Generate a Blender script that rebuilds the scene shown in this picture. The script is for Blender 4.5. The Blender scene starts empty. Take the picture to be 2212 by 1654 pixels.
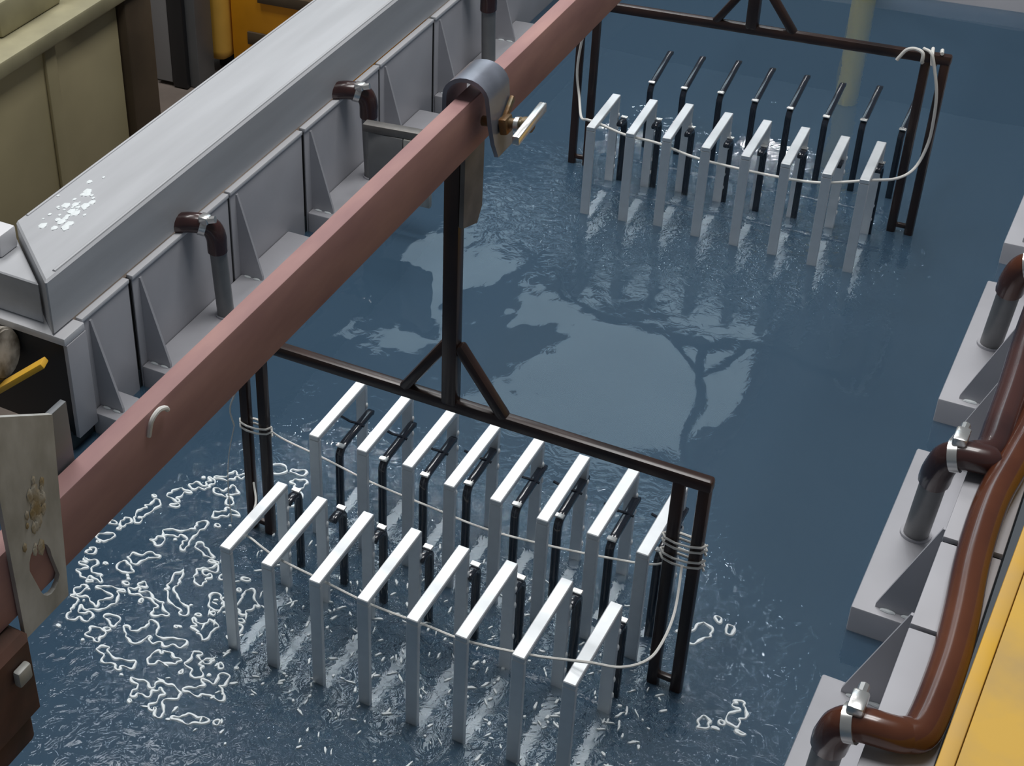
import bpy, bmesh, math, random
import numpy as np
from mathutils import Vector, Matrix

# ------------------------------------------------------------------ camera
scn = bpy.context.scene
COL = scn.collection
cam_d = bpy.data.cameras.new('camera')
cam = bpy.data.objects.new('camera', cam_d)
COL.objects.link(cam)
scn.camera = cam
RIGHT = Vector((0.8149, 0.5721, -0.0936)).normalized()
FWD = Vector((-0.5210, 0.6521, -0.5507)).normalized()
UP = RIGHT.cross(FWD).normalized()
cam.matrix_world = Matrix(((RIGHT.x, UP.x, -FWD.x, 0.905), (RIGHT.y, UP.y, -FWD.y, 0.0),
                           (RIGHT.z, UP.z, -FWD.z, 2.2), (0, 0, 0, 1)))
cam_d.sensor_fit = 'HORIZONTAL'
cam_d.sensor_width = 36.0
cam_d.lens = 3279.63 / 2212 * 36.0
cam_d.shift_x = (1106 - 293.86) / 2212
cam_d.shift_y = (640.57 - 827) / 2212
cam_d.clip_start = 0.05

# ------------------------------------------------------------------ light
scn.view_settings.view_transform = 'Standard'
scn.view_settings.look = 'None'
scn.view_settings.gamma = 1.0
scn.view_settings.exposure = 0.0
scn.view_settings.use_curve_mapping = False
w = bpy.data.worlds.new('hall')
scn.world = w
w.use_nodes = True
w.node_tree.nodes['Background'].inputs[0].default_value = (0.80, 0.90, 1.0, 1)
w.node_tree.nodes['Background'].inputs[1].default_value = 0.11

def area(name, loc, sx, sy, rad, col=(1, 1, 1), rot=(0, 0, 0)):
    l = bpy.data.lights.new(name, 'AREA')
    l.shape = 'RECTANGLE'; l.size = sx; l.size_y = sy
    l.energy = rad * sx * sy * math.pi
    l.color = col
    o = bpy.data.objects.new(name, l)
    COL.objects.link(o)
    o.location = loc; o.rotation_euler = rot
    return o
# roof lights of the hall: pale roof panels over the bay and two rows of high-bay lamps
area('skylight', (-5.2, 11.5, 6.0), 2.5, 2.6, 2.7, (0.68, 0.88, 1.0))
area('skylight', (-2.35, 10.7, 6.0), 1.9, 2.3, 2.7, (0.68, 0.88, 1.0))
for lx, ly in ((-2.6, 2.5), (0.5, 2.5), (-2.6, 3.95), (0.5, 3.95)):
    area('roof_panel', (lx, ly, 5.8), 1.6, 1.2, 13.5, (1.0, 0.99, 0.98))
for lx, ly in ((-3.7, 7.0), (-3.2, 7.9), (-2.4, 6.9), (-1.3, 7.6), (-3.4, 14.2), (-2.2, 14.6)):
    area('high_bay_lamp', (lx, ly, 5.8), 0.7, 0.22, 58.0, (1.0, 0.99, 0.98))

# ------------------------------------------------------------------ helpers
rnd = random.Random(7)

def mat(name, col, rough=0.5, metal=0.0, var=0.0, scale=8.0, stretch=(1, 1, 1), spec=0.5, bump=0.0, col2=None, detail=4.0, lo=0.35, hi=0.65, coat=0.0):
    m = bpy.data.materials.new(name)
    m.use_nodes = True
    nt = m.node_tree
    b = nt.nodes['Principled BSDF']
    b.inputs['Roughness'].default_value = rough
    b.inputs['Metallic'].default_value = metal
    b.inputs['Specular IOR Level'].default_value = spec
    b.inputs['Coat Weight'].default_value = coat
    c = (*col, 1)
    b.inputs['Base Color'].default_value = c
    if var > 0 or col2 is not None or bump > 0:
        tc = nt.nodes.new('ShaderNodeTexCoord')
        mp = nt.nodes.new('ShaderNodeMapping')
        mp.inputs['Scale'].default_value = stretch
        nz = nt.nodes.new('ShaderNodeTexNoise')
        nz.inputs['Scale'].default_value = scale
        nz.inputs['Detail'].default_value = detail
        nt.links.new(tc.outputs['Object'], mp.inputs[0])
        nt.links.new(mp.outputs[0], nz.inputs['Vector'])
        rp = nt.nodes.new('ShaderNodeValToRGB')
        rp.color_ramp.elements[0].position = lo
        rp.color_ramp.elements[1].position = hi
        if col2 is None:
            col2 = tuple(min(1, v * (1 + var)) for v in col)
            c0 = tuple(v * (1 - var) for v in col)
        else:
            c0 = col
        rp.color_ramp.elements[0].color = (*c0, 1)
        rp.color_ramp.elements[1].color = (*col2, 1)
        nt.links.new(nz.outputs[0], rp.inputs[0])
        nt.links.new(rp.outputs[0], b.inputs['Base Color'])
        if bump > 0:
            bp = nt.nodes.new('ShaderNodeBump')
            bp.inputs['Strength'].default_value = bump
            bp.inputs['Distance'].default_value = 0.004
            nt.links.new(nz.outputs[0], bp.inputs['Height'])
            nt.links.new(bp.outputs[0], b.inputs['Normal'])
    return m

M = {}
M['plastic'] = mat('grey_plastic', (0.44, 0.44, 0.47), 0.42, var=0.06, scale=5)
M['lip'] = mat('pale_rim', (0.72, 0.72, 0.74), 0.4)
M['dirty'] = mat('dirty_zinc', (0.10, 0.085, 0.06), 0.6, col2=(0.50, 0.46, 0.40), scale=16, detail=9, bump=0.4, lo=0.4, hi=0.62)
M['beam'] = mat('grey_beam', (0.47, 0.48, 0.50), 0.38, var=0.07, scale=3, stretch=(6, 0.6, 6), bump=0.05)
M['alu'] = mat('bright_aluminium', (0.80, 0.83, 0.85), 0.45, metal=0.65, var=0.03, scale=30)
M['copper'] = mat('copper', (0.33, 0.185, 0.186), 0.60, metal=0.0, spec=0.25, col2=(0.47, 0.275, 0.250), scale=7, stretch=(3, 0.8, 3), lo=0.3, hi=0.75, detail=6, bump=0.12)
M['frame'] = mat('brown_black_coating', (0.022, 0.014, 0.013), 0.28, col2=(0.060, 0.028, 0.020), scale=6, lo=0.4, hi=0.8, bump=0.1)
M['hook'] = mat('black_coating', (0.012, 0.016, 0.026), 0.16, spec=0.9)
M['steel'] = mat('worn_steel', (0.17, 0.16, 0.15), 0.45, metal=0.5, var=0.25, scale=14, bump=0.2)
M['strap'] = mat('grey_strap', (0.23, 0.25, 0.30), 0.35, metal=0.4, var=0.18, scale=16)
M['brass'] = mat('old_brass', (0.14, 0.12, 0.07), 0.45, metal=0.4, col2=(0.26, 0.12, 0.04), scale=40, bump=0.4)
M['chrome'] = mat('bright_steel', (0.72, 0.72, 0.70), 0.25, metal=0.8)
M['galv'] = mat('galvanised', (0.33, 0.33, 0.30), 0.5, metal=0.15, col2=(0.58, 0.59, 0.57), scale=18, stretch=(1, 1, 0.5), bump=0.2, detail=8)
M['cord'] = mat('white_cord', (0.75, 0.74, 0.70), 0.7)
M['hose'] = mat('brown_hose', (0.070, 0.020, 0.010), 0.22, col2=(0.150, 0.050, 0.022), scale=5, lo=0.3, hi=0.8, coat=0.4, bump=0.1)
M['hose2'] = mat('dark_hose', (0.030, 0.012, 0.012), 0.25, col2=(0.070, 0.028, 0.024), scale=5, coat=0.4, bump=0.1)
M['pipe'] = mat('grey_pipe', (0.20, 0.20, 0.20), 0.35, var=0.12, scale=10)
M['yellow'] = mat('yellow_paint', (0.75, 0.42, 0.03), 0.55, col2=(0.62, 0.38, 0.10), scale=4, detail=8, lo=0.4, hi=0.6)
M['pole'] = mat('yellow_pole', (0.95, 0.68, 0.05), 0.5)
M['tan'] = mat('worn_walkway', (0.50, 0.33, 0.11), 0.65, col2=(0.68, 0.41, 0.06), scale=5, detail=9, lo=0.4, hi=0.62)
M['olive'] = mat('olive_plastic', (0.42, 0.365, 0.215), 0.5, var=0.12, scale=2)
M['olivetop'] = mat('olive_dusty', (0.34, 0.31, 0.19), 0.6, var=0.15, scale=6)
M['brown'] = mat('brown_post', (0.085, 0.060, 0.036), 0.6, var=0.2, scale=5)
M['dark'] = mat('dark_metal_and_shade', (0.018, 0.020, 0.024), 0.4)
M['machine'] = mat('machine_orange', (0.92, 0.40, 0.015), 0.4, var=0.1, scale=5)
M['machine2'] = mat('machine_ochre', (0.72, 0.42, 0.07), 0.45, var=0.1, scale=5)
M['floor'] = mat('concrete', (0.16, 0.13, 0.11), 0.75, var=0.2, scale=4)
M['tankin'] = mat('tank_lining', (0.020, 0.035, 0.045), 0.6)
M['gap'] = mat('joint_black', (0.01, 0.01, 0.012), 0.7)
M['rust'] = mat('rust_brown', (0.055, 0.032, 0.022), 0.7, col2=(0.13, 0.055, 0.035), scale=14, bump=0.3)
M['chip'] = mat('peeling_paint', (0.34, 0.25, 0.12), 0.7, col2=(0.55, 0.52, 0.44), scale=60)
M['drop'] = mat('water_drop', (0.85, 0.88, 0.9), 0.08)
M['bits_glints'] = mat('white_bits_and_glints', (0.80, 0.85, 0.86), 0.5)  # white of weld beads, salt crust and the modelled light glints
M['slate'] = mat('slate_panel', (0.13, 0.14, 0.15), 0.4, var=0.1, scale=4)
M['silver'] = mat('silver_panel', (0.33, 0.34, 0.36), 0.35, metal=0.3)

def mesh_obj(name, bm, material, parent=None, smooth=False):
    me = bpy.data.meshes.new(name)
    bm.normal_update()
    bm.to_mesh(me)
    bm.free()
    return link(name, me, material, parent, smooth)

def link(name, me, material, parent=None, smooth=False):
    if not me.materials:
        me.materials.append(material)
    if smooth:
        for p in me.polygons:
            p.use_smooth = True
        try:
            me.set_sharp_from_angle(angle=math.radians(40))
        except Exception:
            pass
    o = bpy.data.objects.new(name, me)
    COL.objects.link(o)
    if parent is not None:
        o.parent = parent
    return o

def thing(name, label, cat, loc=(0, 0, 0), group=None):
    o = bpy.data.objects.new(name, None)
    o.empty_display_size = 0.05
    COL.objects.link(o)
    o.location = loc
    o['label'] = label; o['category'] = cat
    if group: o['group'] = group
    return o

def tag(o, label, cat, group=None, kind=None):
    o['label'] = label; o['category'] = cat
    if group: o['group'] = group
    if kind: o['kind'] = kind
    return o

def L(parent, p):
    """world point -> parent's space (parents are never rotated)"""
    return Vector(p) - (parent.location if parent is not None else Vector((0, 0, 0)))

def bm_box(lo, hi, bev=0.0, seg=1, bm=None):
    own = bm is None
    b = bmesh.new()
    bmesh.ops.create_cube(b, size=1.0)
    lo = Vector(lo); hi = Vector(hi)
    for v in b.verts:
        v.co = Vector(((lo[k] + hi[k]) / 2 + v.co[k] * (hi[k] - lo[k]) for k in range(3)))
    if bev > 0:
        bmesh.ops.bevel(b, geom=list(b.edges), offset=bev, segments=seg, affect='EDGES', profile=0.5)
    if own:
        return b
    me = bpy.data.meshes.new('tmp'); b.to_mesh(me); b.free(); bm.from_mesh(me); bpy.data.meshes.remove(me)
    return bm

def box(name, lo, hi, m, parent=None, bev=0.0, seg=2):
    return mesh_obj(name, bm_box(L(parent, lo), L(parent, hi), bev, seg), m, parent, smooth=bev > 0)

def bar(name, a, b, wx, wy, m, parent=None, bev=0.0, ref=(0, 0, 1), seg=2):
    """a box-section bar from a to b"""
    a = L(parent, a); b = L(parent, b)
    d = (b - a); ln = d.length; d.normalize()
    r = Vector(ref)
    if abs(d.dot(r)) > 0.95: r = Vector((0, 1, 0))
    x = r.cross(d).normalized(); y = d.cross(x)
    bm = bm_box((-wx / 2, -wy / 2, 0), (wx / 2, wy / 2, ln), bev, seg)
    mt = Matrix(((x.x, y.x, d.x, a.x), (x.y, y.y, d.y, a.y), (x.z, y.z, d.z, a.z), (0, 0, 0, 1)))
    bm.transform(mt)
    return mesh_obj(name, bm, m, parent, smooth=bev > 0)

def spline(pts, n=8):
    P = [Vector(p) for p in pts]
    P = [P[0] * 2 - P[1]] + P + [P[-1] * 2 - P[-2]]
    out = []
    for i in range(1, len(P) - 2):
        for k in range(n):
            t = k / n
            p0, p1, p2, p3 = P[i - 1:i + 3]
            out.append(0.5 * ((2 * p1) + (p2 - p0) * t + (2 * p0 - 5 * p1 + 4 * p2 - p3) * t * t + (3 * p1 - p0 - 3 * p2 + p3) * t ** 3))
    out.append(P[-2])
    return out

def bm_sweep(pts, rad, seg=10, prof=None, cap=True, up=None, bm=None):
    """sweep a round (or given) profile along a polyline; rad may be a list"""
    bm = bm or bmesh.new()
    pts = [Vector(p) for p in pts]
    n = len(pts)
    tang = []
    for i in range(n):
        t = pts[min(i + 1, n - 1)] - pts[max(i - 1, 0)]
        tang.append(t.normalized())
    u = Vector(up) if up else (Vector((0, 0, 1)) if abs(tang[0].z) < 0.9 else Vector((1, 0, 0)))
    rings = []
    for i in range(n):
        t = tang[i]
        u = (u - t * u.dot(t)).normalized()
        v = t.cross(u)
        r = rad[i] if isinstance(rad, (list, tuple)) else rad
        ring = []
        if prof is None:
            for k in range(seg):
                a = 2 * math.pi * k / seg
                ring.append(bm.verts.new(pts[i] + (u * math.cos(a) + v * math.sin(a)) * r))
        else:
            for (pu, pv) in prof:
                ring.append(bm.verts.new(pts[i] + u * pu * r + v * pv * r))
        rings.append(ring)
    for i in range(n - 1):
        A, B = rings[i], rings[i + 1]
        k = len(A)
        for j in range(k):
            bm.faces.new((A[j], A[(j + 1) % k], B[(j + 1) % k], B[j]))
    if cap:
        bm.faces.new(list(reversed(rings[0])))
        bm.faces.new(rings[-1])
    bmesh.ops.recalc_face_normals(bm, faces=list(bm.faces))
    return bm

def tube(name, pts, rad, m, parent=None, seg=10, prof=None, up=None):
    pts = [L(parent, p) for p in pts]
    return mesh_obj(name, bm_sweep(pts, rad, seg, prof, True, up), m, parent, smooth=True)

def prism(name, poly, direction, m, parent=None, bev=0.0):
    """extrude a planar polygon (world points) along a vector"""
    bm = bmesh.new()
    d = Vector(direction)
    a = [bm.verts.new(L(parent, p)) for p in poly]
    b = [bm.verts.new(L(parent, Vector(p) + d)) for p in poly]
    n = len(a)
    bm.faces.new(a); bm.faces.new(list(reversed(b)))
    for i in range(n):
        bm.faces.new((a[i], b[i], b[(i + 1) % n], a[(i + 1) % n]))
    bmesh.ops.recalc_face_normals(bm, faces=list(bm.faces))
    if bev > 0:
        bmesh.ops.bevel(bm, geom=list(bm.edges), offset=bev, segments=1, affect='EDGES')
    return mesh_obj(name, bm, m, parent)

ORD = ['first', 'second', 'third', 'fourth', 'fifth', 'sixth', 'seventh', 'eighth', 'ninth']

# ------------------------------------------------------------------ the tank shell and the floor
XL, XR, Y0, Y1 = -0.935, 0.78, -0.6, 5.30

def struct(o):
    o['kind'] = 'structure'
    return o

fl = bmesh.new()
bm_box((-6, 3.0, -0.66), (-1.3, 9, -0.60), bm=fl)
bm_box((-6, -2, -0.66), (-1.3, 3.0, -0.60), bm=fl)
struct(mesh_obj('floor', fl, M['floor']))
tk = bmesh.new()
bm_box((XL - 0.02, Y0, -0.92), (XR + 0.02, Y1, -0.90), bm=tk)
bm_box((XL - 0.03, Y0, -0.92), (XL - 0.004, Y1, 0.05), bm=tk)
bm_box((XR + 0.004, Y0, -0.92), (XR + 0.03, Y1, 0.05), bm=tk)
bm_box((XL - 0.02, Y1, -0.92), (XR + 0.02, Y1 + 0.02, 0.05), bm=tk)
bm_box((XL - 0.02, Y0 - 0.02, -0.92), (XR + 0.02, Y0, 0.05), bm=tk)
struct(mesh_obj('tank_lining', tk, M['tankin']))

# ------------------------------------------------------------------ water
def water_material():
    m = bpy.data.materials.new('tank_water')
    m.use_nodes = True
    nt = m.node_tree
    for n in list(nt.nodes):
        nt.nodes.remove(n)
    N = nt.nodes.new
    out = N('ShaderNodeOutputMaterial')
    tc = N('ShaderNodeTexCoord')
    n1 = N('ShaderNodeTexNoise'); n1.inputs['Scale'].default_value = 34; n1.inputs['Detail'].default_value = 3; n1.inputs['Distortion'].default_value = 1.2
    nt.links.new(tc.outputs['Object'], n1.inputs['Vector'])
    at = N('ShaderNodeAttribute'); at.attribute_name = 'churn'
    ml = N('ShaderNodeMath'); ml.operation = 'MULTIPLY'
    nt.links.new(n1.outputs[0], ml.inputs[0]); nt.links.new(at.outputs['Fac'], ml.inputs[1])
    bp = N('ShaderNodeBump'); bp.inputs['Strength'].default_value = 1.0; bp.inputs['Distance'].default_value = 0.022
    nt.links.new(ml.outputs[0], bp.inputs['Height'])
    rf = N('ShaderNodeBsdfRefraction'); rf.inputs['IOR'].default_value = 1.33; rf.inputs['Roughness'].default_value = 0.02
    rf.inputs['Color'].default_value = (0.96, 0.99, 1.0, 1)
    df = N('ShaderNodeBsdfDiffuse')
    df.inputs['Color'].default_value = (0.215, 0.410, 0.640, 1)
    gl = N('ShaderNodeBsdfGlossy'); gl.inputs['Roughness'].default_value = 0.02
    mx = N('ShaderNodeMixShader'); mx.inputs[0].default_value = 0.17
    nt.links.new(rf.outputs[0], mx.inputs[1]); nt.links.new(df.outputs[0], mx.inputs[2])
    fr = N('ShaderNodeFresnel'); fr.inputs['IOR'].default_value = 1.36
    m2 = N('ShaderNodeMixShader')
    nt.links.new(fr.outputs[0], m2.inputs[0])
    nt.links.new(mx.outputs[0], m2.inputs[1]); nt.links.new(gl.outputs[0], m2.inputs[2])
    for s in (rf, df, gl, fr):
        nt.links.new(bp.outputs[0], s.inputs['Normal'])
    nt.links.new(m2.outputs[0], out.inputs['Surface'])
    return m

def wave_fields():
    r = np.random.RandomState(5)
    def field(n, lo, hi, seed):
        rr = np.random.RandomState(seed)
        ks = 2 * np.pi / np.exp(rr.uniform(np.log(lo), np.log(hi), n))
        an = rr.uniform(0, 2 * np.pi, n); ph = rr.uniform(0, 2 * np.pi, n)
        def f(X, Y):
            z = np.zeros_like(X)
            for k, a, p in zip(ks, an, ph):
                z += np.sin(k * (X * np.cos(a) + Y * np.sin(a)) + p) / k
            return z / math.sqrt(n)
        return f
    return field(12, 0.16, 0.5, 1), field(16, 0.035, 0.09, 2)
LONG, SHORT = wave_fields()

def churn_mask(X, Y):
    g = lambda cx, cy, sx, sy, rot=0.0: np.exp(-(np.abs((X - cx) / sx) ** 2.6 + np.abs((Y - cy) / sy) ** 2.6))
    near = g(0.02, 1.80, 0.55, 0.42)
    far = 0.45 * g(0.0, 3.62, 0.45, 0.28)
    return np.clip(near + far, 0, 1)

def height(X, Y):
    ch = churn_mask(X, Y)
    mid = np.exp(-((X + 0.45) / 0.45) ** 2 - ((Y - 3.1) / 0.7) ** 2)
    return LONG(X, Y) * (0.012 + 0.018 * mid + 0.02 * ch) + SHORT(X, Y) * (0.002 + 0.085 * ch + 0.012 * mid)

def build_water():
    xs = np.arange(XL - 0.003, XR + 0.004, 0.0085)
    ys = np.concatenate([np.arange(Y0, 1.0, 0.04), np.arange(1.0, 4.4, 0.0085), np.arange(4.4, Y1, 0.02), [Y1]])
    X, Y = np.meshgrid(xs, ys)
    Z = height(X, Y)
    co = np.stack([X, Y, Z], -1).reshape(-1, 3)
    nx, ny = len(xs), len(ys)
    i, j = np.meshgrid(np.arange(nx - 1), np.arange(ny - 1))
    a = (j * nx + i).ravel()
    quads = np.stack([a, a + 1, a + nx + 1, a + nx], -1)
    me = bpy.data.meshes.new('tank_water')
    me.vertices.add(len(co)); me.vertices.foreach_set('co', co.ravel())
    me.loops.add(quads.size); me.loops.foreach_set('vertex_index', quads.ravel())
    me.polygons.add(len(quads)); me.polygons.foreach_set('loop_start', np.arange(0, quads.size, 4)); me.polygons.foreach_set('loop_total', np.full(len(quads), 4))
    me.polygons.foreach_set('use_smooth', np.ones(len(quads), bool))
    at = me.attributes.new('churn', 'FLOAT', 'POINT')
    at.data.foreach_set('value', (0.004 + 0.80 * churn_mask(X, Y)).ravel().astype(np.float32))
    me.update(); me.validate()
    o = link('tank_water', me, water_material())
    tag(o, 'dark blue rippled water filling the treatment tank', 'water', kind='stuff')
build_water()

# ------------------------------------------------------------------ left side: duct units along the tank edge
LIPZ, LEDZ = 0.31, 0.06

def left_unit(y0, y1, led0, led1, joints, label, pipe_y=None):
    t = thing('exhaust_duct_unit', label, 'duct', (XL, y0, LEDZ), 'duct units along the left tank edge')
    cuts = [y0] + list(joints) + [y1]
    for a, b in zip(cuts[:-1], cuts[1:]):
        box('wall_panel', (XL - 0.012, a + 0.005, -0.12), (XL, b - 0.006, LIPZ - 0.003), M['plastic'], t, 0.001)
        box('rim_strip', (XL - 0.016, a + 0.004, LIPZ - 0.003), (XL + 0.003, b - 0.004, LIPZ + 0.008), M['lip'], t, 0.002)
        # triangular stiffener right behind each joint
        g = a + 0.030
        if g > led0 - 0.02 and g < led1:
            prism('gusset', [(XL + 0.0, g, LEDZ), (XL + 0.066, g, LEDZ), (XL + 0.066, g, LEDZ + 0.012), (XL + 0.004, g, LIPZ - 0.012), (XL, g, LIPZ - 0.012)], (0, 0.007, 0), M['plastic'], t)
            for q in (0.012, 0.040):
                bead = bmesh.new(); bmesh.ops.create_uvsphere(bead, u_segments=6, v_segments=4, radius=1.0)
                for v in bead.verts:
                    v.co = Vector((v.co.x * 0.012, v.co.y * 0.004, v.co.z * 0.003)) + L(t, (XL + q + 0.01, g - 0.003, LEDZ + 0.001))
                mesh_obj('weld_bead', bead, M['bits_glints'], t, True)
    box('backing_strip', (XL - 0.022, y0, -0.12), (XL - 0.003, y1, LIPZ - 0.006), M['gap'], t)
    box('ledge_box', (XL + 0.0005, led0, -0.14), (XL + 0.125, led1, LEDZ), M['plastic'], t, 0.004)
    if pipe_y is not None:
        base = (XL + 0.064, pipe_y, LEDZ)
        tube('pipe_stub', [base, (XL + 0.062, pipe_y - 0.012, LEDZ + 0.21)], 0.0215, M['pipe'], t, 16)
        tube('weld_ring', [(base[0], base[1], LEDZ), (base[0], base[1], LEDZ + 0.005)], 0.026, M['plastic'], t, 16)
    return t

left_unit(2.095, 2.285, 2.095, 2.19, [], 'short grey plastic duct unit at the near end of the left tank edge')
left_unit(2.290, 3.080, 2.295, 2.985, [2.714], 'grey plastic duct unit with pipe stub on left edge beside the T-shaped bracket', 2.572)
left_unit(3.085, 3.860, 3.090, 3.770, [3.514], 'grey plastic duct unit on left edge behind the clamp hook', 3.345)
left_unit(3.865, 5.270, 3.870, 4.480, [4.29], 'farthest grey plastic duct unit on the left tank edge', 4.125)

def elbow_left(y, z, label):
    t = thing('hose_elbow', label, 'hose', (XL + 0.06, y, z), 'hose elbows on the left pipe stubs')
    x = XL + 0.062
    pts = spline([(x, y, z - 0.03), (x, y - 0.004, z + 0.015), (x - 0.014, y - 0.012, z + 0.042), (x - 0.050, y - 0.03, z + 0.052), (x - 0.085, y - 0.045, z + 0.048)], 5)
    tube('rubber_elbow', pts, 0.0255, M['hose2'], t, 14)
    band = tube('clamp_band', [(x - 0.018, y - 0.014, z + 0.044), (x - 0.032, y - 0.021, z + 0.049)], 0.0285, M['chrome'], t, 16)
    box('clamp_screw', (x - 0.024, y - 0.040, z + 0.060), (x + 0.002, y - 0.016, z + 0.080), M['chrome'], t, 0.004)
    tube('screw_head', [(x + 0.0, y - 0.028, z + 0.070), (x + 0.016, y - 0.024, z + 0.074)], 0.009, M['chrome'], t, 8)
    return t
elbow_left(2.560, 0.285, 'dark hose elbow with shiny clamp on nearest left pipe stub')
elbow_left(3.333, 0.285, 'dark hose elbow with shiny clamp on second left pipe stub')
elbow_left(4.113, 0.285, 'dark hose elbow on the left pipe stub at the top edge of the picture')

# box beam above the left ducts
t = thing('box_beam', 'long grey box beam with a pale top along the left of the tank', 'beam', (-1.06, 2.0, 0.3))
prism('beam_body', [(-0.948, 2.016, 0.3185), (-1.17, 2.190, 0.3185), (-1.17, 6.5, 0.3185), (-0.948, 6.5, 0.3185)], (0, 0, 0.1415), M['beam'], t, 0.005)
tube('edge_bead', [(-0.958, 2.06, 0.4595), (-0.958, 6.4, 0.4595)], 0.005, M['beam'], t, 8)
tube('edge_bead', [(-1.160, 2.22, 0.4595), (-1.160, 6.4, 0.4595)], 0.004, M['beam'], t, 8)
bm = bmesh.new()
for k in range(46):
    a = rnd.gauss(0, 1); 
    px = -1.085 + rnd.gauss(0, 0.028); py = 2.27 + (px + 1.085) * -0.5 + rnd.gauss(0, 0.06)
    if px < -1.155 or px > -0.99 or py < 2.2: continue
    s = bmesh.new(); bmesh.ops.create_icosphere(s, subdivisions=1, radius=1)
    rr = rnd.uniform(0.003, 0.012)
    for v in s.verts:
        v.co = Vector((v.co.x * rr, v.co.y * rr * rnd.uniform(0.9, 1.6), v.co.z * 0.0022)) + L(t, (px, py, 0.4605))
    me = bpy.data.meshes.new('q'); s.to_mesh(me); s.free(); bm.from_mesh(me); bpy.data.meshes.remove(me)
o = mesh_obj('salt_crust', bm, M['bits_glints'], t); o['kind'] = 'stuff'; o['label'] = 'patch of white salt crust'

t = thing('end_bracket', 'pale grey block at the near end of the grey box beam', 'bracket', (-1.15, 2.05, 0.3))
prism('cross_arm', [(-1.55, 2.045, 0.319), (-0.995, 2.045, 0.319), (-1.172, 2.184, 0.319), (-1.55, 2.184, 0.319)], (0, 0, 0.105), M['beam'], t, 0.003)
box('cap_block', (-1.45, 2.09, 0.425), (-1.135, 2.15, 0.480), M['lip'], t, 0.005)

# near end cap of the left duct
t = thing('duct_end_cap', 'end plate coloured in its shade tone, with a pale flange closing the left duct', 'end cap', (-1.05, 2.07, 0.06))
box('flange', (-1.45, 2.018, 0.298), (-0.920, 2.092, 0.3175), M['lip'], t, 0.002)
box('end_plate', (-1.45, 2.024, 0.040), (-0.930, 2.039, 0.297), M['dark'], t, 0.001)  # shade on this end face is put into its dark colour
box('corner_strip', (-0.929, 2.022, 0.040), (-0.918, 2.092, 0.297), M['plastic'], t, 0.001)

t = thing('dirty_pipe', 'dirty galvanised pipe end beside the dark end plate', 'pipe', (-1.1, 2.0, 0.25))
tube('pipe_body', [(-1.40, 1.93, 0.235), (-1.05, 1.965, 0.270)], 0.055, M['dirty'], t, 20)
tube('coupling', [(-1.11, 1.957, 0.264), (-1.055, 1.964, 0.2695)], 0.060, M['dirty'], t, 20)
tag(bar('yellow_bar', (-1.20, 1.875, 0.085), (-0.938, 1.965, 0.285), 0.030, 0.014, M['yellow'], None, 0.002), 'short yellow painted flat bar crossing the dark end plate', 'bar')

# T-shaped bracket behind the copper bar
t = thing('sensor_bracket', 'grey T-shaped metal bracket on left tank edge behind the copper bar', 'bracket', (-0.75, 3.2, 0.1))
bar('top_bar', (-0.815, 3.20, 0.302), (-0.60, 3.215, 0.302), 0.030, 0.022, M['steel'], t, 0.002)
box('side_plate', (-0.800, 3.19, 0.100), (-0.700, 3.205, 0.290), M['pipe'], t, 0.002)
box('inner_plate', (-0.698, 3.19, 0.100), (-0.620, 3.205, 0.290), M['galv'], t, 0.002)

# ------------------------------------------------------------------ right side: ledges, rim, pipes
RIMZ = 0.29
def right_unit(y0, jm, led1, y1, label, pipe_y):
    t = thing('exhaust_duct_unit', label, 'duct', (XR, y0, LEDZ), 'duct units along the right tank edge')
    for a, b in ((y0, jm), (jm, y1)):
        box('rim_panel', (XR, a + 0.005, RIMZ - 0.012), (XR + 0.093, b - 0.005, RIMZ), M['plastic'], t, 0.002)
        box('wall_panel', (XR + 0.001, a + 0.005, -0.12), (XR + 0.013, b - 0.005, RIMZ - 0.0125), M['plastic'], t, 0.001)
        g = a + 0.030
        if g < led1:
            prism('gusset', [(XR, g, LEDZ), (XR - 0.078, g, LEDZ), (XR - 0.078, g, LEDZ + 0.008), (XR - 0.004, g, RIMZ - 0.006), (XR, g, RIMZ - 0.006)], (0, 0.007, 0), M['plastic'], t)
            for q in (0.020, 0.056):
                bead = bmesh.new(); bmesh.ops.create_uvsphere(bead, u_segments=6, v_segments=4, radius=1.0)
                for v in bead.verts:
                    v.co = Vector((v.co.x * 0.015, v.co.y * 0.005, v.co.z * 0.004)) + L(t, (XR - q, g - 0.003, LEDZ + 0.001))
                mesh_obj('weld_bead', bead, M['bits_glints'], t, True)
    box('backing_strip', (XR + 0.014, y0, -0.12), (XR + 0.09, y1, RIMZ - 0.014), M['gap'], t)
    box('ledge_box', (XR - 0.115, y0 + 0.010, -0.14), (XR - 0.0005, led1, LEDZ), M['plastic'], t, 0.004)
    base = Vector((XR - 0.060, pipe_y, LEDZ))
    top = base + Vector((0.014, -0.055, 0.215))
    tube('pipe_stub', [base, top], 0.0225, M['pipe'], t, 18)
    tube('weld_ring', [base, base + Vector((0, 0, 0.006))], 0.028, M['plastic'], t, 18)
    return t, top
P_ = 0.7075
units = []
for k, lab in ((-2, 'grey duct unit on right edge, nearest the camera'), (-1, 'grey duct unit on right edge whose brown hose starts at the bottom of the picture'),
               (0, 'pale grey duct unit in the middle of the right tank edge under the dark hose'), (1, 'pale grey duct unit on right edge just above the middle of the picture'),
               (2, 'pale grey duct unit on right edge cut by the right border of the picture'), (3, 'farthest grey duct unit on the right tank edge')):
    y0 = 2.288 + k * P_
    if k == -2: continue
    units.append(right_unit(y0, y0 + 0.473, y0 + 0.530, y0 + P_ - 0.004, lab, y0 + 0.262))

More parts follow.
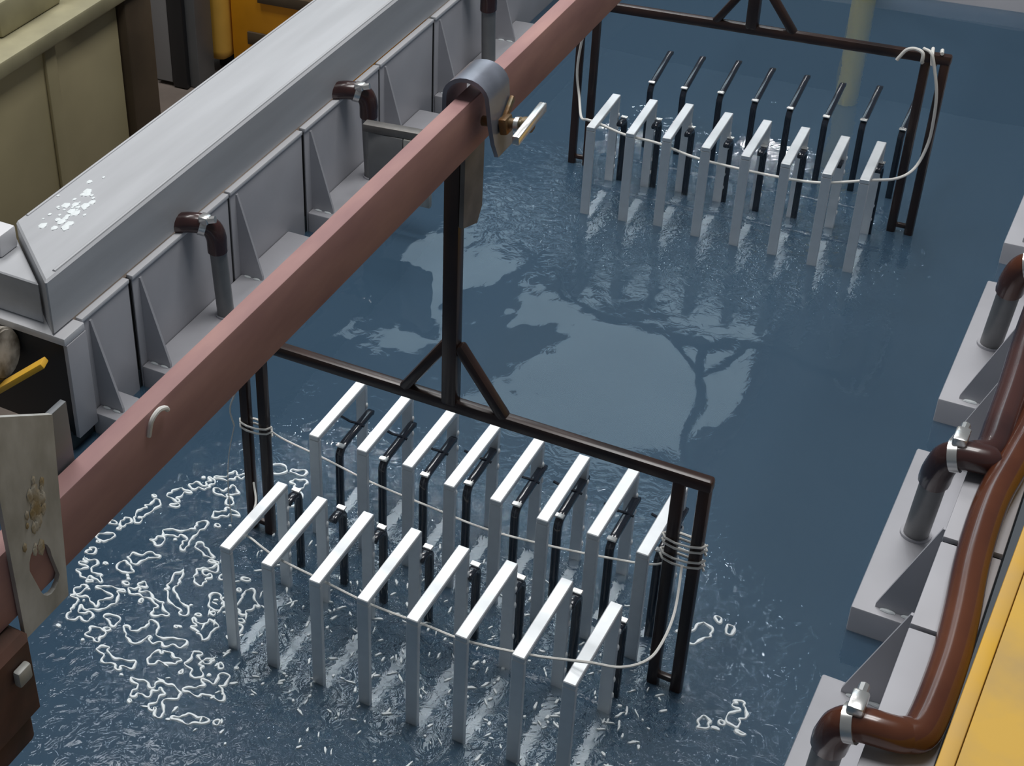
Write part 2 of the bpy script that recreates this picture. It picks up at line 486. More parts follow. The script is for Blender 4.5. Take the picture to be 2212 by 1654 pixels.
def hose_right(path, clamp_at, m, label, dirv):
    t = thing('rubber_hose', label, 'hose', path[0], 'rubber hoses on the right tank edge')
    tube('hose_body', spline(path, 7), 0.0275, m, t, 16)
    c = Vector(clamp_at); d = Vector(dirv).normalized()
    band = tube('clamp_band', [c - d * 0.008, c + d * 0.008], 0.031, M['chrome'], t, 20)
    # worm-screw housing on top of the band
    o = box('clamp_screw', c + Vector((-0.011, -0.012, 0.026)), c + Vector((0.013, 0.030, 0.046)), M['chrome'], t, 0.004)
    tube('screw_head', [c + Vector((0.001, 0.028, 0.036)), c + Vector((0.001, 0.048, 0.036))], 0.008, M['chrome'], t, 8)
    return t
def hose_path(k, runx, length):
    y = 2.288 + k * P_ + 0.262 - 0.055
    x = XR - 0.046
    return [(x - 0.003, y + 0.012, 0.235), (x + 0.001, y - 0.004, 0.275), (x + 0.012, y - 0.012, 0.312), (x + 0.036, y - 0.012, 0.326), (x + 0.075, y - 0.006, 0.325),
            (runx - 0.022, y + 0.004, 0.321), (runx - 0.003, y + 0.030, 0.320)], y, x
p, y, x = hose_path(-1, 0.848, 1)
p += [(0.850, 1.953, 0.319), (0.845, 2.074, 0.319), (0.834, 2.224, 0.319), (0.832, 2.38, 0.319), (0.842, 2.50, 0.319), (0.856, 2.66, 0.319), (0.862, 2.9, 0.319), (0.862, 3.3, 0.319)]
hose_right(p, (x + 0.022, y - 0.0125, 0.321), M['hose'], 'long reddish brown rubber hose bending up the right rim from bottom of picture', (1, 0.0, 0.3))
p, y, x = hose_path(0, 0.808, 1)
p += [(0.806, 2.62, 0.319), (0.805, 2.75, 0.319), (0.800, 2.95, 0.319), (0.800, 3.3, 0.319)]
hose_right(p, (x + 0.022, y - 0.0125, 0.321), M['hose2'], 'short dark brown rubber hose with shiny clamp on the middle right pipe', (1, 0.0, 0.3))
p, y, x = hose_path(1, 0.812, 1)
p += [(0.812, 3.36, 0.319), (0.812, 3.6, 0.319), (0.812, 4.0, 0.319)]
hose_right(p, (x + 0.022, y - 0.0125, 0.321), M['hose'], 'brown rubber hose on the far right pipe cut by the picture border', (1, 0.0, 0.3))

# far end ledge of the tank
tag(box('end_ledge', (XL, 5.275, -0.14), (XR, 5.45, 0.06), M['plastic'], None, 0.004), 'pale grey ledge across the far end of the tank', 'ledge')
tag(tube('yellow_pole', [(-0.015, 5.235, -0.88), (-0.015, 5.235, 0.75)], 0.038, M['pole'], None, 16), 'yellow pole dipping into the water at the far end of the tank', 'pole')

# yellow edged walkway on the right
t = thing('walkway', 'worn yellow painted walkway along the right side of the tank', 'walkway', (0.9, 1.95, 0.295))
box('walk_board', (0.904, 0.3, 0.295), (1.9, 4.0, 0.350), M['tan'], t, 0.002)
box('edge_strip', (0.8805, 0.3, 0.292), (0.903, 4.0, 0.352), M['yellow'], t, 0.003)
t.rotation_euler = (0, 0, -0.024)

# ------------------------------------------------------------------ copper bar and its holder
t = thing('copper_bar', 'long flat copper busbar running diagonally over the tank', 'busbar', (0.007, 1.5, 1.0))
box('bar_body', (-0.007, 0.55, 1.003), (0.020, 4.9, 1.100), M['copper'], t, 0.0025)
wl = [(0.0215, 1.10, 1.070), (0.024, 1.105, 1.090), (0.026, 1.118, 1.098), (0.027, 1.130, 1.094), (0.025, 1.137, 1.086)]
tag(tube('wire_hook', spline(wl, 4), 0.0032, M['cord'], None, 8), 'small bent pale wire stuck on the copper bar', 'wire')

t = thing('bar_holder', 'galvanised steel holder plates gripping the copper bar at left', 'holder', (0.0, 0.88, 0.97))
def plate_with_hole(parent):
    # front plate in the YZ plane with a keyhole cut through it
    bm = bmesh.new()
    y0, y1, z0, z1 = 0.836, 0.914, 0.974, 1.235
    hole = [Vector((0, 0.876 + 0.022 * math.cos(a) * 0.8, 1.048 + 0.022 * math.sin(a) * (1.15))) for a in [2 * math.pi * k / 16 for k in range(16)]]
    hole = [h if h.z > 1.046 else Vector((0, h.y + 0.010, h.z - 0.024)) for h in hole]
    outer = []
    cx = Vector((0, 0.876, 1.048))
    for h in hole:
        d = (h - cx)
        d.normalize()
        s = []
        if abs(d.y) > 1e-6: s += [((y1 if d.y > 0 else y0) - cx.y) / d.y]
        if abs(d.z) > 1e-6: s += [((z1 if d.z > 0 else z0) - cx.z) / d.z]
        outer.append(cx + d * min(s))
    # add the plate's corners
    ring = []
    n = 16
    F = []
    for xx in (0.0225, 0.0285):
        ring.append(([bm.verts.new(L(parent, (xx, h.y, h.z))) for h in hole], [bm.verts.new(L(parent, (xx, o.y, o.z))) for o in outer]))
    corners = []
    for (yy, zz) in ((y1, z1), (y0, z1), (y0, z0), (y1, z0)):
        corners.append([bm.verts.new(L(parent, (xx, yy, zz))) for xx in (0.0225, 0.0285)])
    ang = lambda v: math.atan2(v.z - cx.z, v.y - cx.y) % (2 * math.pi)
    cang = [(ang(Vector((0, a, b))), c) for (a, b), c in zip(((y1, z1), (y0, z1), (y0, z0), (y1, z0)), corners)]
    oang = [ang(o) for o in outer]
    order = sorted(range(n), key=lambda k: oang[k])
    for side in (0, 1):
        h, o = ring[side]
        for q in range(n):
            k = order[q]; k2 = order[(q + 1) % n]
            a0 = oang[k]; a1 = oang[k2] if q < n - 1 else oang[k2] + 2 * math.pi
            mid = [c[side] for (ca, c) in cang if a0 + 1e-4 < ca < a1 - 1e-4 or a0 + 1e-4 < ca + 2 * math.pi < a1 - 1e-4]
            bm.faces.new([h[k], o[k]] + mid + [o[k2], h[k2]])
    h0, o0 = ring[0]; h1, o1 = ring[1]
    for q in range(n):
        k = order[q]; k2 = order[(q + 1) % n]
        bm.faces.new((h0[k], h0[k2], h1[k2], h1[k]))
        a0 = oang[k]; a1 = oang[k2] if q < n - 1 else oang[k2] + 2 * math.pi
        mid = [c for (ca, c) in cang if a0 + 1e-4 < ca < a1 - 1e-4 or a0 + 1e-4 < ca + 2 * math.pi < a1 - 1e-4]
        A = [o0[k]] + [c[0] for c in mid] + [o0[k2]]; B = [o1[k]] + [c[1] for c in mid] + [o1[k2]]
        for i in range(len(A) - 1):
            bm.faces.new((A[i], A[i + 1], B[i + 1], B[i]))
    bmesh.ops.remove_doubles(bm, verts=list(bm.verts), dist=1e-5)
    bmesh.ops.recalc_face_normals(bm, faces=list(bm.faces))
    for v in bm.verts:
        y = v.co.y + parent.location.y; z = v.co.z + parent.location.z
        f = max(0, (z - z0) / (z1 - z0)); g = (y - y0) / (y1 - y0)
        v.co.y += 0.020 * f * g
        v.co.z += f * (0.050 * (1 - g) - 0.014 * g)
    return mesh_obj('front_plate', bm, M['galv'], parent)
plate_with_hole(t)
box('rear_plate', (-0.018, 0.935, 0.99), (-0.0095, 1.000, 1.18), M['slate'], t, 0.001)
bm = bmesh.new()
for k in range(34):
    s = bmesh.new(); bmesh.ops.create_icosphere(s, subdivisions=1, radius=1)
    rr = rnd.uniform(0.003, 0.009)
    cy = 0.888 + rnd.gauss(0, 0.012); cz = 1.128 + rnd.gauss(0, 0.014) + (cy - 0.888) * 1.5
    for v in s.verts:
        v.co = Vector((v.co.x * 0.0012, v.co.y * rr * 0.8, v.co.z * rr * 1.5)) + L(t, (0.0288, cy, cz))
    me = bpy.data.meshes.new('q'); s.to_mesh(me); s.free(); bm.from_mesh(me); bpy.data.meshes.remove(me)
o = mesh_obj('paint_flakes', bm, M['chip'], t); o['kind'] = 'stuff'; o['label'] = 'patch of peeling yellowish paint'
t = thing('saddle_block', 'rusty brown saddle block under the end of the copper bar', 'block', (0.0, 0.78, 0.85))
prism('block_body', [(-0.035, 0.70, 0.88), (0.045, 0.70, 0.88), (0.045, 0.70, 1.001), (-0.035, 0.70, 1.001)], (0, 0.130, 0), M['rust'], t, 0.008)
box('base_lug', (-0.030, 0.72, 0.84), (0.038, 0.815, 0.879), M['rust'], t, 0.006)
bar('clamp_bolt', (0.046, 0.80, 0.965), (0.056, 0.80, 0.965), 0.022, 0.022, M['galv'], t, 0.003)

# ------------------------------------------------------------------ racks
CX = [-0.305, -0.210, -0.115, -0.020, 0.074, 0.165, 0.261, 0.354]

def hook_mesh(sgn, ln=0.15, rise=0.0):
    """black bent contact arm: leg out of the water, rounded bend, arm reaching away from the frame"""
    pts = [Vector((0, 0, -0.20)), Vector((0, 0, 0.05)), Vector((0.0, 0, 0.178))]
    for k in range(1, 6):
        a = math.pi / 2 * k / 5
        pts.append(Vector((0, sgn * (0.022 - 0.022 * math.cos(a)), 0.178 + 0.022 * math.sin(a))))
    pts.append(Vector((0, sgn * ln, 0.200 + rise)))
    pts.append(Vector((0, sgn * (ln + 0.008), 0.197 + rise)))
    return bm_sweep(pts, 1.0, prof=[(0.004, 0.0075), (0.0055, 0.006), (0.0055, -0.006), (0.004, -0.0075), (-0.004, -0.0075), (-0.0055, -0.006), (-0.0055, 0.006), (-0.004, 0.0075)], up=(0, 1, 0))
HM = {}
for s, hs, ln, rise in ((-1, -1, 0.034, 0), (1, 1, 0.13, 0.004), (2, 1, 0.15, 0.034)):
    bm = hook_mesh(hs, ln, rise); me = bpy.data.meshes.new('contact_arm'); bm.to_mesh(me); bm.free()
    me.materials.append(M['hook'])
    for p in me.polygons: p.use_smooth = True
    HM[s] = me
    if s == 2: continue
    bm = bm_box((-0.009, -0.012 if s < 0 else 0.0, 0.2035), (0.009, 0.0 if s < 0 else 0.012, 0.2075), 0.001)
    me2 = bpy.data.meshes.new('contact_clip'); bm.to_mesh(me2); bm.free(); me2.materials.append(M['chrome'])
    HM[(s, 'clip')] = me2
    bm = bm_sweep([Vector((-0.045, s * 0.085, 0.212)), Vector((-0.02, s * 0.083, 0.207)), Vector((0.0, s * 0.083, 0.2085)), Vector((0.012, s * 0.086, 0.203))], 0.0028, 6)
    me3 = bpy.data.meshes.new('contact_wire'); bm.to_mesh(me3); bm.free(); me3.materials.append(M['hook'])
    HM[(s, 'wire')] = me3

def rack(Y, dx, hook_back, hook_front, label, clamp):
    t = thing('plating_rack', label, 'rack', (dx, Y, 0.0), 'hanging plating racks')
    xo, xi = 0.448, 0.406
    H = 0.488
    f = M['frame']
    bar('crossbar', (dx - xo - 0.012, Y, H), (dx + xo + 0.012, Y, H), 0.022, 0.026, f, t, 0.006)
    for x in (-xo, -xi, xi, xo):
        bar('post', (dx + x, Y, -0.20), (dx + x, Y, H - 0.006), 0.021, 0.021, f, t, 0.006)
    for s in (-1, 1):
        bar('spacer', (dx + s * xi, Y, 0.02), (dx + s * xo, Y, 0.02), 0.012, 0.012, f, t, 0.003)
        bar('low_rail', (dx - 0.40, Y + s * (0.085 if s < 0 else 0.10), -0.03), (dx + 0.40, Y + s * (0.085 if s < 0 else 0.10), -0.03), 0.014, 0.014, M['hook'], t, 0.004)
    bar('hanger_tube', (dx - 0.006, Y, H + 0.002), (dx - 0.010, Y, 1.02), 0.030, 0.026, f, t, 0.006)
    for s in (-1, 1):
        bar('brace', (dx + s * 0.098, Y, H + 0.004), (dx + s * 0.010 - 0.004, Y, 0.622), 0.022, 0.020, f, t, 0.006)
    # flat plate welded to the hanger, chamfered at its lower corner
    prism('hanger_plate', [(dx + 0.007, Y - 0.015, 0.868), (dx + 0.007, Y + 0.040, 0.850), (dx + 0.007, Y + 0.058, 0.875), (dx + 0.007, Y + 0.058, 1.0), (dx + 0.007, Y - 0.015, 1.0)], (0.008, 0, 0), M['steel'], t)
    # strap bent over the copper bar
    xc = 0.012
    pr = []
    for k in range(0, 13):
        a = math.pi - math.pi * k / 12
        pr.append(((xc + 0.036 * math.cos(a)), 1.103 + 0.032 * math.sin(a), 0.0))
    path = [(xc - 0.036, 0.99, 0.0)] + pr + [(0.052, 1.06, 0.004), (0.057, 1.03, 0.006), (0.061, 1.005, 0.014)]
    bm = bmesh.new()
    rows = []
    for i, (px, pz, tap) in enumerate(path):
        j = min(i + 1, len(path) - 1); k = max(i - 1, 0)
        tx, tz = path[j][0] - path[k][0], path[j][1] - path[k][1]
        ln = math.hypot(tx, tz); nx, nz = -tz / ln * 0.0035, tx / ln * 0.0035
        y0 = Y - 0.014 + tap; y1 = Y + 0.062 - tap * 0.3
        rows.append([bm.verts.new(L(t, q)) for q in ((px + nx, y0, pz + nz), (px + nx, y1, pz + nz), (px - nx, y1, pz - nz), (px - nx, y0, pz - nz))])
    for A, B in zip(rows[:-1], rows[1:]):
        for q in range(4):
            bm.faces.new((A[q], A[(q + 1) % 4], B[(q + 1) % 4], B[q]))
    bm.faces.new(rows[0]); bm.faces.new(list(reversed(rows[-1])))
    bmesh.ops.recalc_face_normals(bm, faces=list(bm.faces))
    mesh_obj('hook_strap', bm, M['strap'], t, smooth=True)
    if clamp:
        b0 = Vector((0.056, Y + 0.022, 1.052))
        sc = tube('clamp_screw', [b0 - Vector((0.030, 0, 0)), b0 + Vector((0.054, 0.0, 0.010))], 0.0085, M['brass'], t, 12)
        bar('clamp_nut', b0 + Vector((0.002, 0, 0.001)), b0 + Vector((0.016, 0, 0.003)), 0.028, 0.028, M['brass'], t, 0.004)
        tube('lock_ring', [b0 + Vector((0.026, 0, 0.004)), b0 + Vector((0.033, 0, 0.005))], 0.014, M['chrome'], t, 12)
        tube('screw_collar', [b0 + Vector((0.038, 0, 0.008)), b0 + Vector((0.051, 0, 0.010))], 0.0125, M['brass'], t, 12)
        bar('wing_lug', b0 + Vector((0.004, 0.004, 0.006)), b0 + Vector((0.002, 0.040, 0.030)), 0.008, 0.014, M['brass'], t, 0.003)
        bar('t_handle', Vector((0.1145, Y - 0.058, 1.074)), Vector((0.1145, Y + 0.048, 1.084)), 0.012, 0.016, M['chrome'], t, 0.002)
    for (yy, s, wire) in hook_back + hook_front:
        for i, x in enumerate(CX):
            h = bpy.data.objects.new('contact_arm', HM[s]); COL.objects.link(h)
            h.parent = t; h.location = (x + 0.008 + rnd.uniform(-0.004, 0.004), yy + rnd.uniform(-0.008, 0.008) - Y, rnd.uniform(-0.010, 0.006))
            for nm in (('clip',) + (('wire',) if wire else ())):
                c = bpy.data.objects.new('contact_' + nm, HM[(1 if s == 2 else s, nm)]); COL.objects.link(c); c.parent = h
    return t

YN, YF = 2.005, 3.76
rack(YN, 0.0, [(YN + 0.103, 1, True)], [(YN - 0.062, -1, False)], 'brown-black plating rack loaded with two rows of frames, near the camera', True)
rack(YF, 0.0, [(YF + 0.165, 2, False)], [(YF - 0.045, -1, False)], 'brown-black plating rack with one row of frames at the far end', False)

# ------------------------------------------------------------------ the aluminium pieces hanging on the racks
def u_profile(Ln, W, T, H, D):
    """strip bent into an inverted U (in the YZ plane), legs going down below the water"""
    return Ln, W, T, H, D

def make_piece(name, label, group, x, y0, Ln, H, tilt=0.0):
    W, T = 0.0225, 0.011
    t = thing(name, label, 'metal frame', (x, y0, 0.0), group)
    t.rotation_euler = (0, 0, tilt)
    for nm, me in PIECE.items():
        o = bpy.data.objects.new(nm.split('#')[0], me); COL.objects.link(o); o.parent = t
        if nm == 'water_drops': o['kind'] = 'stuff'
    return t

PIECE = {}
def piece_meshes():
    W, T, Ln, H = 0.0225, 0.011, 0.209, 0.264
    def put(n, bm, m):
        me = bpy.data.meshes.new(n.split('#')[0]); bm.to_mesh(me); bm.free(); me.materials.append(m); PIECE[n] = me
    put('top_bar', bm_box((-W / 2, 0, H - 0.012), (W / 2, Ln, H), 0.0015, 1), M['alu'])
    put('leg#n', bm_box((-W / 2, 0.0005, -0.24), (W / 2, T, H - 0.0125), 0.001, 1), M['alu'])
    put('leg#f', bm_box((-W / 2, Ln - T, -0.24), (W / 2, Ln - 0.0005, H - 0.0125), 0.001, 1), M['alu'])
    put('rung#a', bm_box((-W / 2, T + 0.002, -0.050), (W / 2, Ln - T - 0.002, -0.038), 0.001, 1), M['alu'])
    put('rung#b', bm_box((-W / 2, T + 0.002, -0.195), (W / 2, Ln - T - 0.002, -0.183), 0.001, 1), M['alu'])
    bm = bmesh.new()
    rr = random.Random(3)
    for (px, pz) in ((W / 2, 0.205), (W / 2, 0.165), (W / 2 - 0.002, 0.12), (W / 2, 0.085), (W / 2, 0.045)):
        s = bmesh.new(); bmesh.ops.create_icosphere(s, subdivisions=2, radius=1)
        for v in s.verts:
            v.co = Vector((px + v.co.x * 0.0030, Ln - T / 2 + v.co.y * 0.004, pz + v.co.z * rr.uniform(0.006, 0.0085)))
        me = bpy.data.meshes.new('q'); s.to_mesh(me); s.free(); bm.from_mesh(me); bpy.data.meshes.remove(me)
    for f in bm.faces: f.smooth = True
    put('water_drops', bm, M['drop'])
piece_meshes()
row_front = [(-0.300, 1.684), (-0.211, 1.684), (-0.115, 1.689), (-0.020, 1.691), (0.075, 1.691), (0.163, 1.697), (0.2625, 1.703), (0.3555, 1.690)]
row_back = [(-0.317, 2.044), (-0.2125, 2.049), (-0.114, 2.050), (-0.020, 2.036), (0.0725, 2.039), (0.1675, 2.031), (0.2595, 2.038), (0.352, 2.033)]
row_far = [(-0.311, 3.500), (-0.209, 3.509), (-0.119, 3.523), (-0.017, 3.515), (0.082, 3.513), (0.178, 3.514), (0.277, 3.506), (0.361, 3.513)]
for i, (x, y) in enumerate(row_front):
    make_piece('aluminium_frame', 'bright aluminium U-frame, %s from the left in the front row of the near rack' % ORD[i], 'aluminium frames on the near rack', x, y, 0.207, 0.264, rnd.uniform(-0.01, 0.01))
for i, (x, y) in enumerate(row_back):
    make_piece('aluminium_frame', 'bright aluminium U-frame, %s from the left in the back row of the near rack' % ORD[i], 'aluminium frames on the near rack', x, y, 0.207, 0.264, rnd.uniform(-0.01, 0.01))
for i, (x, y) in enumerate(row_far):
    make_piece('aluminium_frame', 'bright aluminium U-frame, %s from the left on the far rack' % ORD[i], 'aluminium frames on the far rack', x, y, 0.207, 0.264, rnd.uniform(0.03, 0.06))

# ------------------------------------------------------------------ cords tying the pieces in
def loop(xa, xb, y, z, n=10, r=0.0165, turns=1, rise=0.012):
    """a turn of cord round the pair of posts"""
    pts = []
    for k in range(n * turns + 1):
        a = 2 * math.pi * k / n
        pts.append((((xa + xb) / 2) + ((xb - xa) / 2 + r) * math.cos(a), y + r * math.sin(a) * 1.05, z + rise * k / n))
    return pts
t = thing('tie_cord', 'thin white cord looped round the posts and frames of near rack', 'cord', (0, YN, 0.2))
tube('cord_back_run', spline([(-0.438, 2.035, 0.262), (-0.415, 2.075, 0.200), (-0.312, 2.075, 0.185), (-0.207, 2.075, 0.166), (-0.075, 2.075, 0.156), (0.033, 2.075, 0.150), (0.136, 2.075, 0.160), (0.26, 2.075, 0.182), (0.369, 2.070, 0.216), (0.405, 2.030, 0.30)], 6), 0.0022, M['cord'], t, 6)
tube('cord_front_run', spline([(0.433, 1.985, 0.315), (0.452, 1.90, 0.290), (0.458, 1.82, 0.292), (0.452, 1.765, 0.300), (0.42, 1.735, 0.295), (0.37, 1.73, 0.284), (0.277, 1.73, 0.250), (0.161, 1.73, 0.222), (0.083, 1.73, 0.220), (-0.025, 1.73, 0.217), (-0.128, 1.73, 0.229), (-0.215, 1.73, 0.240), (-0.268, 1.735, 0.255), (-0.330, 1.80, 0.20), (-0.39, 1.93, 0.14), (-0.428, 1.985, 0.14)], 6), 0.0024, M['cord'], t, 6)
for z in (0.335, 0.300):
    tube('cord_wrap', loop(0.406, 0.448, YN, z, turns=2), 0.0024, M['cord'], t, 6)
tube('cord_wrap', loop(-0.448, -0.406, YN, 0.262, turns=2), 0.0024, M['cord'], t, 6)
tube('cord_tail', spline([(-0.466, 1.985, 0.275), (-0.470, 1.98, 0.32), (-0.455, 1.985, 0.37), (-0.440, 1.985, 0.43)], 5), 0.0018, M['cord'], t, 6)
tube('cord_tail', spline([(-0.466, 1.985, 0.275), (-0.478, 1.975, 0.20), (-0.482, 1.97, 0.12), (-0.480, 1.97, 0.02)], 5), 0.0012, M['cord'], t, 6)
t = thing('tie_cord', 'white cord slung across the row of frames on the far rack', 'cord', (0, YF, 0.2))
fr_ = [(-0.405, 3.735, 0.470), (-0.433, 3.735, 0.404), (-0.443, 3.735, 0.299), (-0.428, 3.725, 0.225), (-0.395, 3.66, 0.200), (-0.345, 3.57, 0.245), (-0.312, 3.55, 0.253), (-0.235, 3.552, 0.233), (-0.149, 3.557, 0.225), (-0.051, 3.555, 0.207), (0.055, 3.555, 0.201), (0.18, 3.555, 0.201), (0.266, 3.55, 0.213),
       (0.36, 3.56, 0.238), (0.412, 3.63, 0.220), (0.437, 3.71, 0.215), (0.451, 3.735, 0.272), (0.452, 3.735, 0.34), (0.446, 3.735, 0.409), (0.430, 3.738, 0.470), (0.416, 3.742, 0.506), (0.395, 3.76, 0.508)]
tube('cord_run', spline(fr_, 6), 0.0036, M['cord'], t, 8)
kn = [(0.398, 3.775, 0.475), (0.400, 3.740, 0.480), (0.398, 3.738, 0.505), (0.380, 3.745, 0.510), (0.362, 3.742, 0.506), (0.350, 3.738, 0.488), (0.345, 3.736, 0.478)]
tube('cord_knot', spline(kn, 5), 0.0042, M['cord'], t, 8)
tube('cord_knot', [(0.41 + 0.004 * k, 3.76 + 0.021 * math.cos(k * 1.2), 0.488 + 0.021 * math.sin(k * 1.2)) for k in range(8)], 0.0042, M['cord'], t, 8)

# ------------------------------------------------------------------ light glints on the ripples by the near rack, built as white shapes
def contour_segments(F, xs, ys, lev):
    segs = []
    ny, nx = F.shape
    G = F - lev
    for j in range(ny - 1):
        row = G[j:j + 2]
        ch = np.nonzero(np.abs(np.sign(row[0, :-1]) + np.sign(row[0, 1:]) + np.sign(row[1, :-1]) + np.sign(row[1, 1:])) < 3.5)[0]
        for i in ch:
            c = [(xs[i], ys[j], G[j, i]), (xs[i + 1], ys[j], G[j, i + 1]), (xs[i + 1], ys[j + 1], G[j + 1, i + 1]), (xs[i], ys[j + 1], G[j + 1, i])]
            p = []
            for q in range(4):
                a, b = c[q], c[(q + 1) % 4]
                if (a[2] > 0) != (b[2] > 0):
                    s = a[2] / (a[2] - b[2]); p.append((a[0] + (b[0] - a[0]) * s, a[1] + (b[1] - a[1]) * s))
            if len(p) >= 2: segs.append((p[0], p[1]))
            if len(p) == 4: segs.append((p[2], p[3]))
    return segs

GLINT_LINES = [
[ (-0.571, 2.112), (-0.586, 2.078), (-0.617, 2.051), (-0.650, 2.007), (-0.668, 1.954), (-0.692, 1.873), (-0.701, 1.810), (-0.698, 1.755), (-0.669, 1.708), (-0.642, 1.632), (-0.627, 1.596), (-0.587, 1.605), (-0.533, 1.564), (-0.478, 1.541), (-0.405, 1.516), (-0.364, 1.487) ],
[ (-0.618, 1.761), (-0.566, 1.721), (-0.522, 1.716), (-0.483, 1.708), (-0.474, 1.662), (-0.423, 1.628), (-0.384, 1.643), (-0.333, 1.631), (-0.300, 1.637) ],
[ (-0.661, 1.713), (-0.584, 1.680), (-0.593, 1.645), (-0.617, 1.639) ],
[ (-0.593, 1.870), (-0.588, 1.898), (-0.554, 1.900), (-0.545, 1.922), (-0.539, 1.877) ],
[ (-0.505, 1.801), (-0.488, 1.750), (-0.454, 1.724), (-0.412, 1.719), (-0.376, 1.697) ],
[ (-0.558, 1.629), (-0.523, 1.627), (-0.477, 1.618), (-0.470, 1.657), (-0.414, 1.591), (-0.376, 1.607) ],
[ (-0.600, 1.794), (-0.591, 1.823) ],
[ (-0.367, 1.538), (-0.331, 1.532), (-0.352, 1.508), (-0.322, 1.487), (-0.261, 1.504) ],
[ (-0.311, 1.597), (-0.281, 1.608), (-0.300, 1.564), (-0.264, 1.572), (-0.347, 1.603) ],
[ (-0.578, 2.065), (-0.547, 2.073), (-0.516, 2.005), (-0.543, 1.973), (-0.544, 1.939) ],
[ (-0.505, 1.896), (-0.458, 1.859), (-0.453, 1.800), (-0.400, 1.785), (-0.372, 1.742), (-0.361, 1.691) ],
[ (0.439, 2.132), (0.452, 2.173), (0.454, 2.208) ],
[ (0.498, 1.955), (0.542, 1.969), (0.564, 2.001), (0.553, 2.012) ],
[ (-0.507, 2.183), (-0.471, 2.194), (-0.415, 2.146), (-0.422, 2.099) ],
[ (-0.326, 1.755), (-0.332, 1.809), (-0.373, 1.830) ],
]
def build_glints():
    xs = np.arange(-0.74, 0.62, 0.0028); ys = np.arange(1.40, 2.26, 0.0028)
    X, Y = np.meshgrid(xs, ys)
    r = np.random.RandomState(11)
    F = np.zeros_like(X)
    for k in range(26):
        lam = math.exp(r.uniform(math.log(0.024), math.log(0.085))); a = r.uniform(0, 2 * math.pi)
        F += np.sin(2 * math.pi / lam * (X * math.cos(a) + Y * math.sin(a)) + r.uniform(0, 6.28) + 0.8 * np.sin(Y * 37 + k))
    F /= math.sqrt(13)
    for k in range(10):
        lam = r.uniform(0.011, 0.02); a = r.uniform(0, 2 * math.pi)
        F += 0.16 * np.sin(2 * math.pi / lam * (X * math.cos(a) + Y * math.sin(a)) + r.uniform(0, 6.28))
    D = np.full(X.shape, 9.0)                      # distance to the lines the glint shapes follow
    for ln in GLINT_LINES:
        for (p, q) in zip(ln[:-1], ln[1:]):
            p = np.array(p); q = np.array(q); d = q - p; L2 = d @ d + 1e-9
            tt = np.clip(((X - p[0]) * d[0] + (Y - p[1]) * d[1]) / L2, 0, 1)
            D = np.minimum(D, np.hypot(X - p[0] - tt * d[0], Y - p[1] - tt * d[1]))
    env = np.exp(-(D / 0.017) ** 2)
    G = F * 0.62 + env * 1.6
    G[D > 0.040] = -1
    G[0] = G[-1] = -1; G[:, 0] = G[:, -1] = -1
    bm = bmesh.new()
    nb = {}
    key = lambda p: (round(p[0] * 1e5), round(p[1] * 1e5))
    pos = {}
    for (a, b) in contour_segments(G, xs, ys, 1.30):
        ka, kb = key(a), key(b)
        if ka == kb: continue
        pos[ka] = a; pos[kb] = b
        nb.setdefault(ka, []).append(kb); nb.setdefault(kb, []).append(ka)
    seen = set()
    for k0 in list(nb):
        if k0 in seen: continue
        line = [k0]; seen.add(k0); cur = k0
        while True:
            nx_ = [q for q in nb[cur] if q not in seen]
            if not nx_: break
            cur = nx_[0]; seen.add(cur); line.append(cur)
        if len(line) < 6: continue
        pts = np.array([pos[q] for q in line])
        closed = line[0] in nb[line[-1]] and len(line) > 5
        for _ in range(2):
            if closed: pts = (np.roll(pts, 1, 0) + 2 * pts + np.roll(pts, -1, 0)) / 4
            else: pts[1:-1] = (pts[:-2] + 2 * pts[1:-1] + pts[2:]) / 4
        n_ = len(pts)
        zz = height(pts[:, 0], pts[:, 1])
        ph = rnd.uniform(0, 6)
        rows = []
        for i in range(n_):
            pa = pts[i - 1] if (closed or i > 0) else pts[i]; pb = pts[(i + 1) % n_] if (closed or i < n_ - 1) else pts[i]
            d = pb - pa; d = d / (np.hypot(*d) + 1e-9); nn = np.array([-d[1], d[0]])
            wd = 0.0036 * (0.75 + 0.45 * math.sin(i * 0.37 + ph) * math.sin(i * 0.11 + ph))
            p = pts[i]
            rows.append([bm.verts.new((p[0] + nn[0] * wd * u, p[1] + nn[1] * wd * u, zz[i] + h)) for (u, h) in ((-1, -0.001), (-0.55, 0.0026), (0.55, 0.0026), (1, -0.001))])
        m_ = n_ if closed else n_ - 1
        for i in range(m_):
            A = rows[i]; B = rows[(i + 1) % n_]
            for q in range(3):
                bm.faces.new((A[q], A[q + 1], B[q + 1], B[q]))
    # small white flecks modelled as light glints between the hanging frames
    q = random.Random(21)
    for k in range(430):
        px = q.uniform(-0.40, 0.46); py = q.gauss(1.80, 0.20)
        if not 1.46 < py < 2.16: continue
        th = q.gauss(1.2, 0.7); la = q.uniform(0.003, 0.013); wb = q.uniform(0.0014, 0.0032)
        zc = float(height(np.array([px]), np.array([py]))[0])
        n_ = 9; top = []; low = []
        for j in range(n_):
            a = 2 * math.pi * j / n_; rr = q.uniform(0.65, 1.25)
            u = math.cos(a) * la * rr; v = math.sin(a) * wb * rr + 0.25 * la * math.sin(u / la * 2.2) * 0.6
            x_ = px + u * math.cos(th) - v * math.sin(th); y_ = py + u * math.sin(th) + v * math.cos(th)
            top.append(bm.verts.new((px + (x_ - px) * 0.8, py + (y_ - py) * 0.8, zc + 0.0026))); low.append(bm.verts.new((x_, y_, zc - 0.0025)))
        bm.faces.new(top)
        for j in range(n_):
            bm.faces.new((low[j], low[(j + 1) % n_], top[(j + 1) % n_], top[j]))
    bmesh.ops.recalc_face_normals(bm, faces=list(bm.faces))
    o = mesh_obj('water_glints', bm, M['bits_glints'])
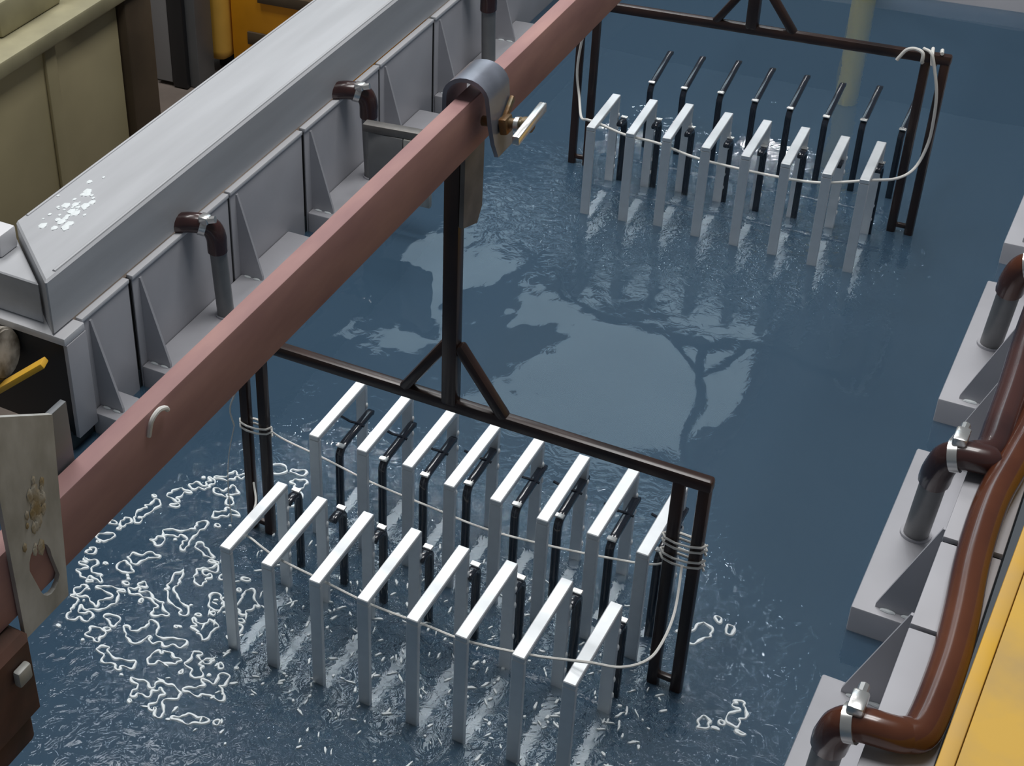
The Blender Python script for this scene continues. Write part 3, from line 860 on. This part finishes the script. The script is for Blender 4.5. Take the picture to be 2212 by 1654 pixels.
    tag(o, 'white rings and flecks standing in for light glints on the ripples around the near rack', 'froth', kind='stuff')
build_glints()

# ------------------------------------------------------------------ background left of the beam
t = thing('side_tank', 'olive plastic side tank with a thick rim at upper left', 'tank', (-2.3, 3.0, -0.6))
box('tank_wall', (-3.2, 1.5, -0.60), (-2.0, 3.705, 0.268), M['olive'], t, 0.01)
box('rim', (-3.2, 1.5, 0.270), (-1.955, 3.80, 0.325), M['olivetop'], t, 0.008)
box('rib', (-1.999, 3.30, -0.60), (-1.985, 3.355, 0.266), M['olive'], t, 0.004)
box('rim_block', (-2.6, 3.20, 0.326), (-2.06, 3.50, 0.44), M['olivetop'], t, 0.01)
box('rim_block', (-2.6, 3.54, 0.326), (-2.04, 3.80, 0.40), M['olivetop'], t, 0.01)
tag(box('corner_post', (-2.07, 3.71, -0.6), (-1.97, 3.86, 0.268), M['brown'], None, 0.01), 'brown upright post at the corner of the olive side tank', 'post')

t = thing('control_cabinet', 'dark grey cabinet with silver strips behind the olive tank', 'cabinet', (-2.65, 4.9, -0.6))
box('body', (-3.2, 4.72, -0.599), (-2.40, 4.84, 0.6), M['slate'], t, 0.006)
box('door_panel', (-2.95, 4.700, -0.40), (-2.645, 4.719, 0.58), M['silver'], t, 0.004)
box('silver_strip', (-2.60, 4.695, -0.58), (-2.520, 4.719, 0.58), M['silver'], t, 0.004)
box('black_channel', (-2.515, 4.690, -0.595), (-2.445, 4.719, 0.58), M['dark'], t, 0.003)
box('handle_recess', (-2.71, 4.690, -0.56), (-2.63, 4.6995, -0.375), M['dark'], t, 0.003)

t = thing('orange_machine', 'orange-yellow machine housing behind the grey box beam', 'machine', (-2.2, 5.0, -0.6))
bm = bm_box(L(t, (-2.525, 4.86, -0.545)), L(t, (-2.355, 5.2, 0.6)), 0.055, 4)
mesh_obj('rounded_column', bm, M['machine2'], t, True)
box('housing', (-2.345, 4.90, -0.535), (-1.70, 5.4, 0.6), M['machine'], t, 0.008)
box('lower_recess', (-2.262, 4.888, -0.44), (-2.10, 4.8995, -0.385), M['brown'], t, 0.002)
box('upper_lip', (-2.20, 4.88, -0.245), (-1.70, 4.8995, -0.20), M['brown'], t, 0.002)
box('foot', (-2.45, 4.95, -0.599), (-1.75, 5.3, -0.546), M['dark'], t, 0.003)
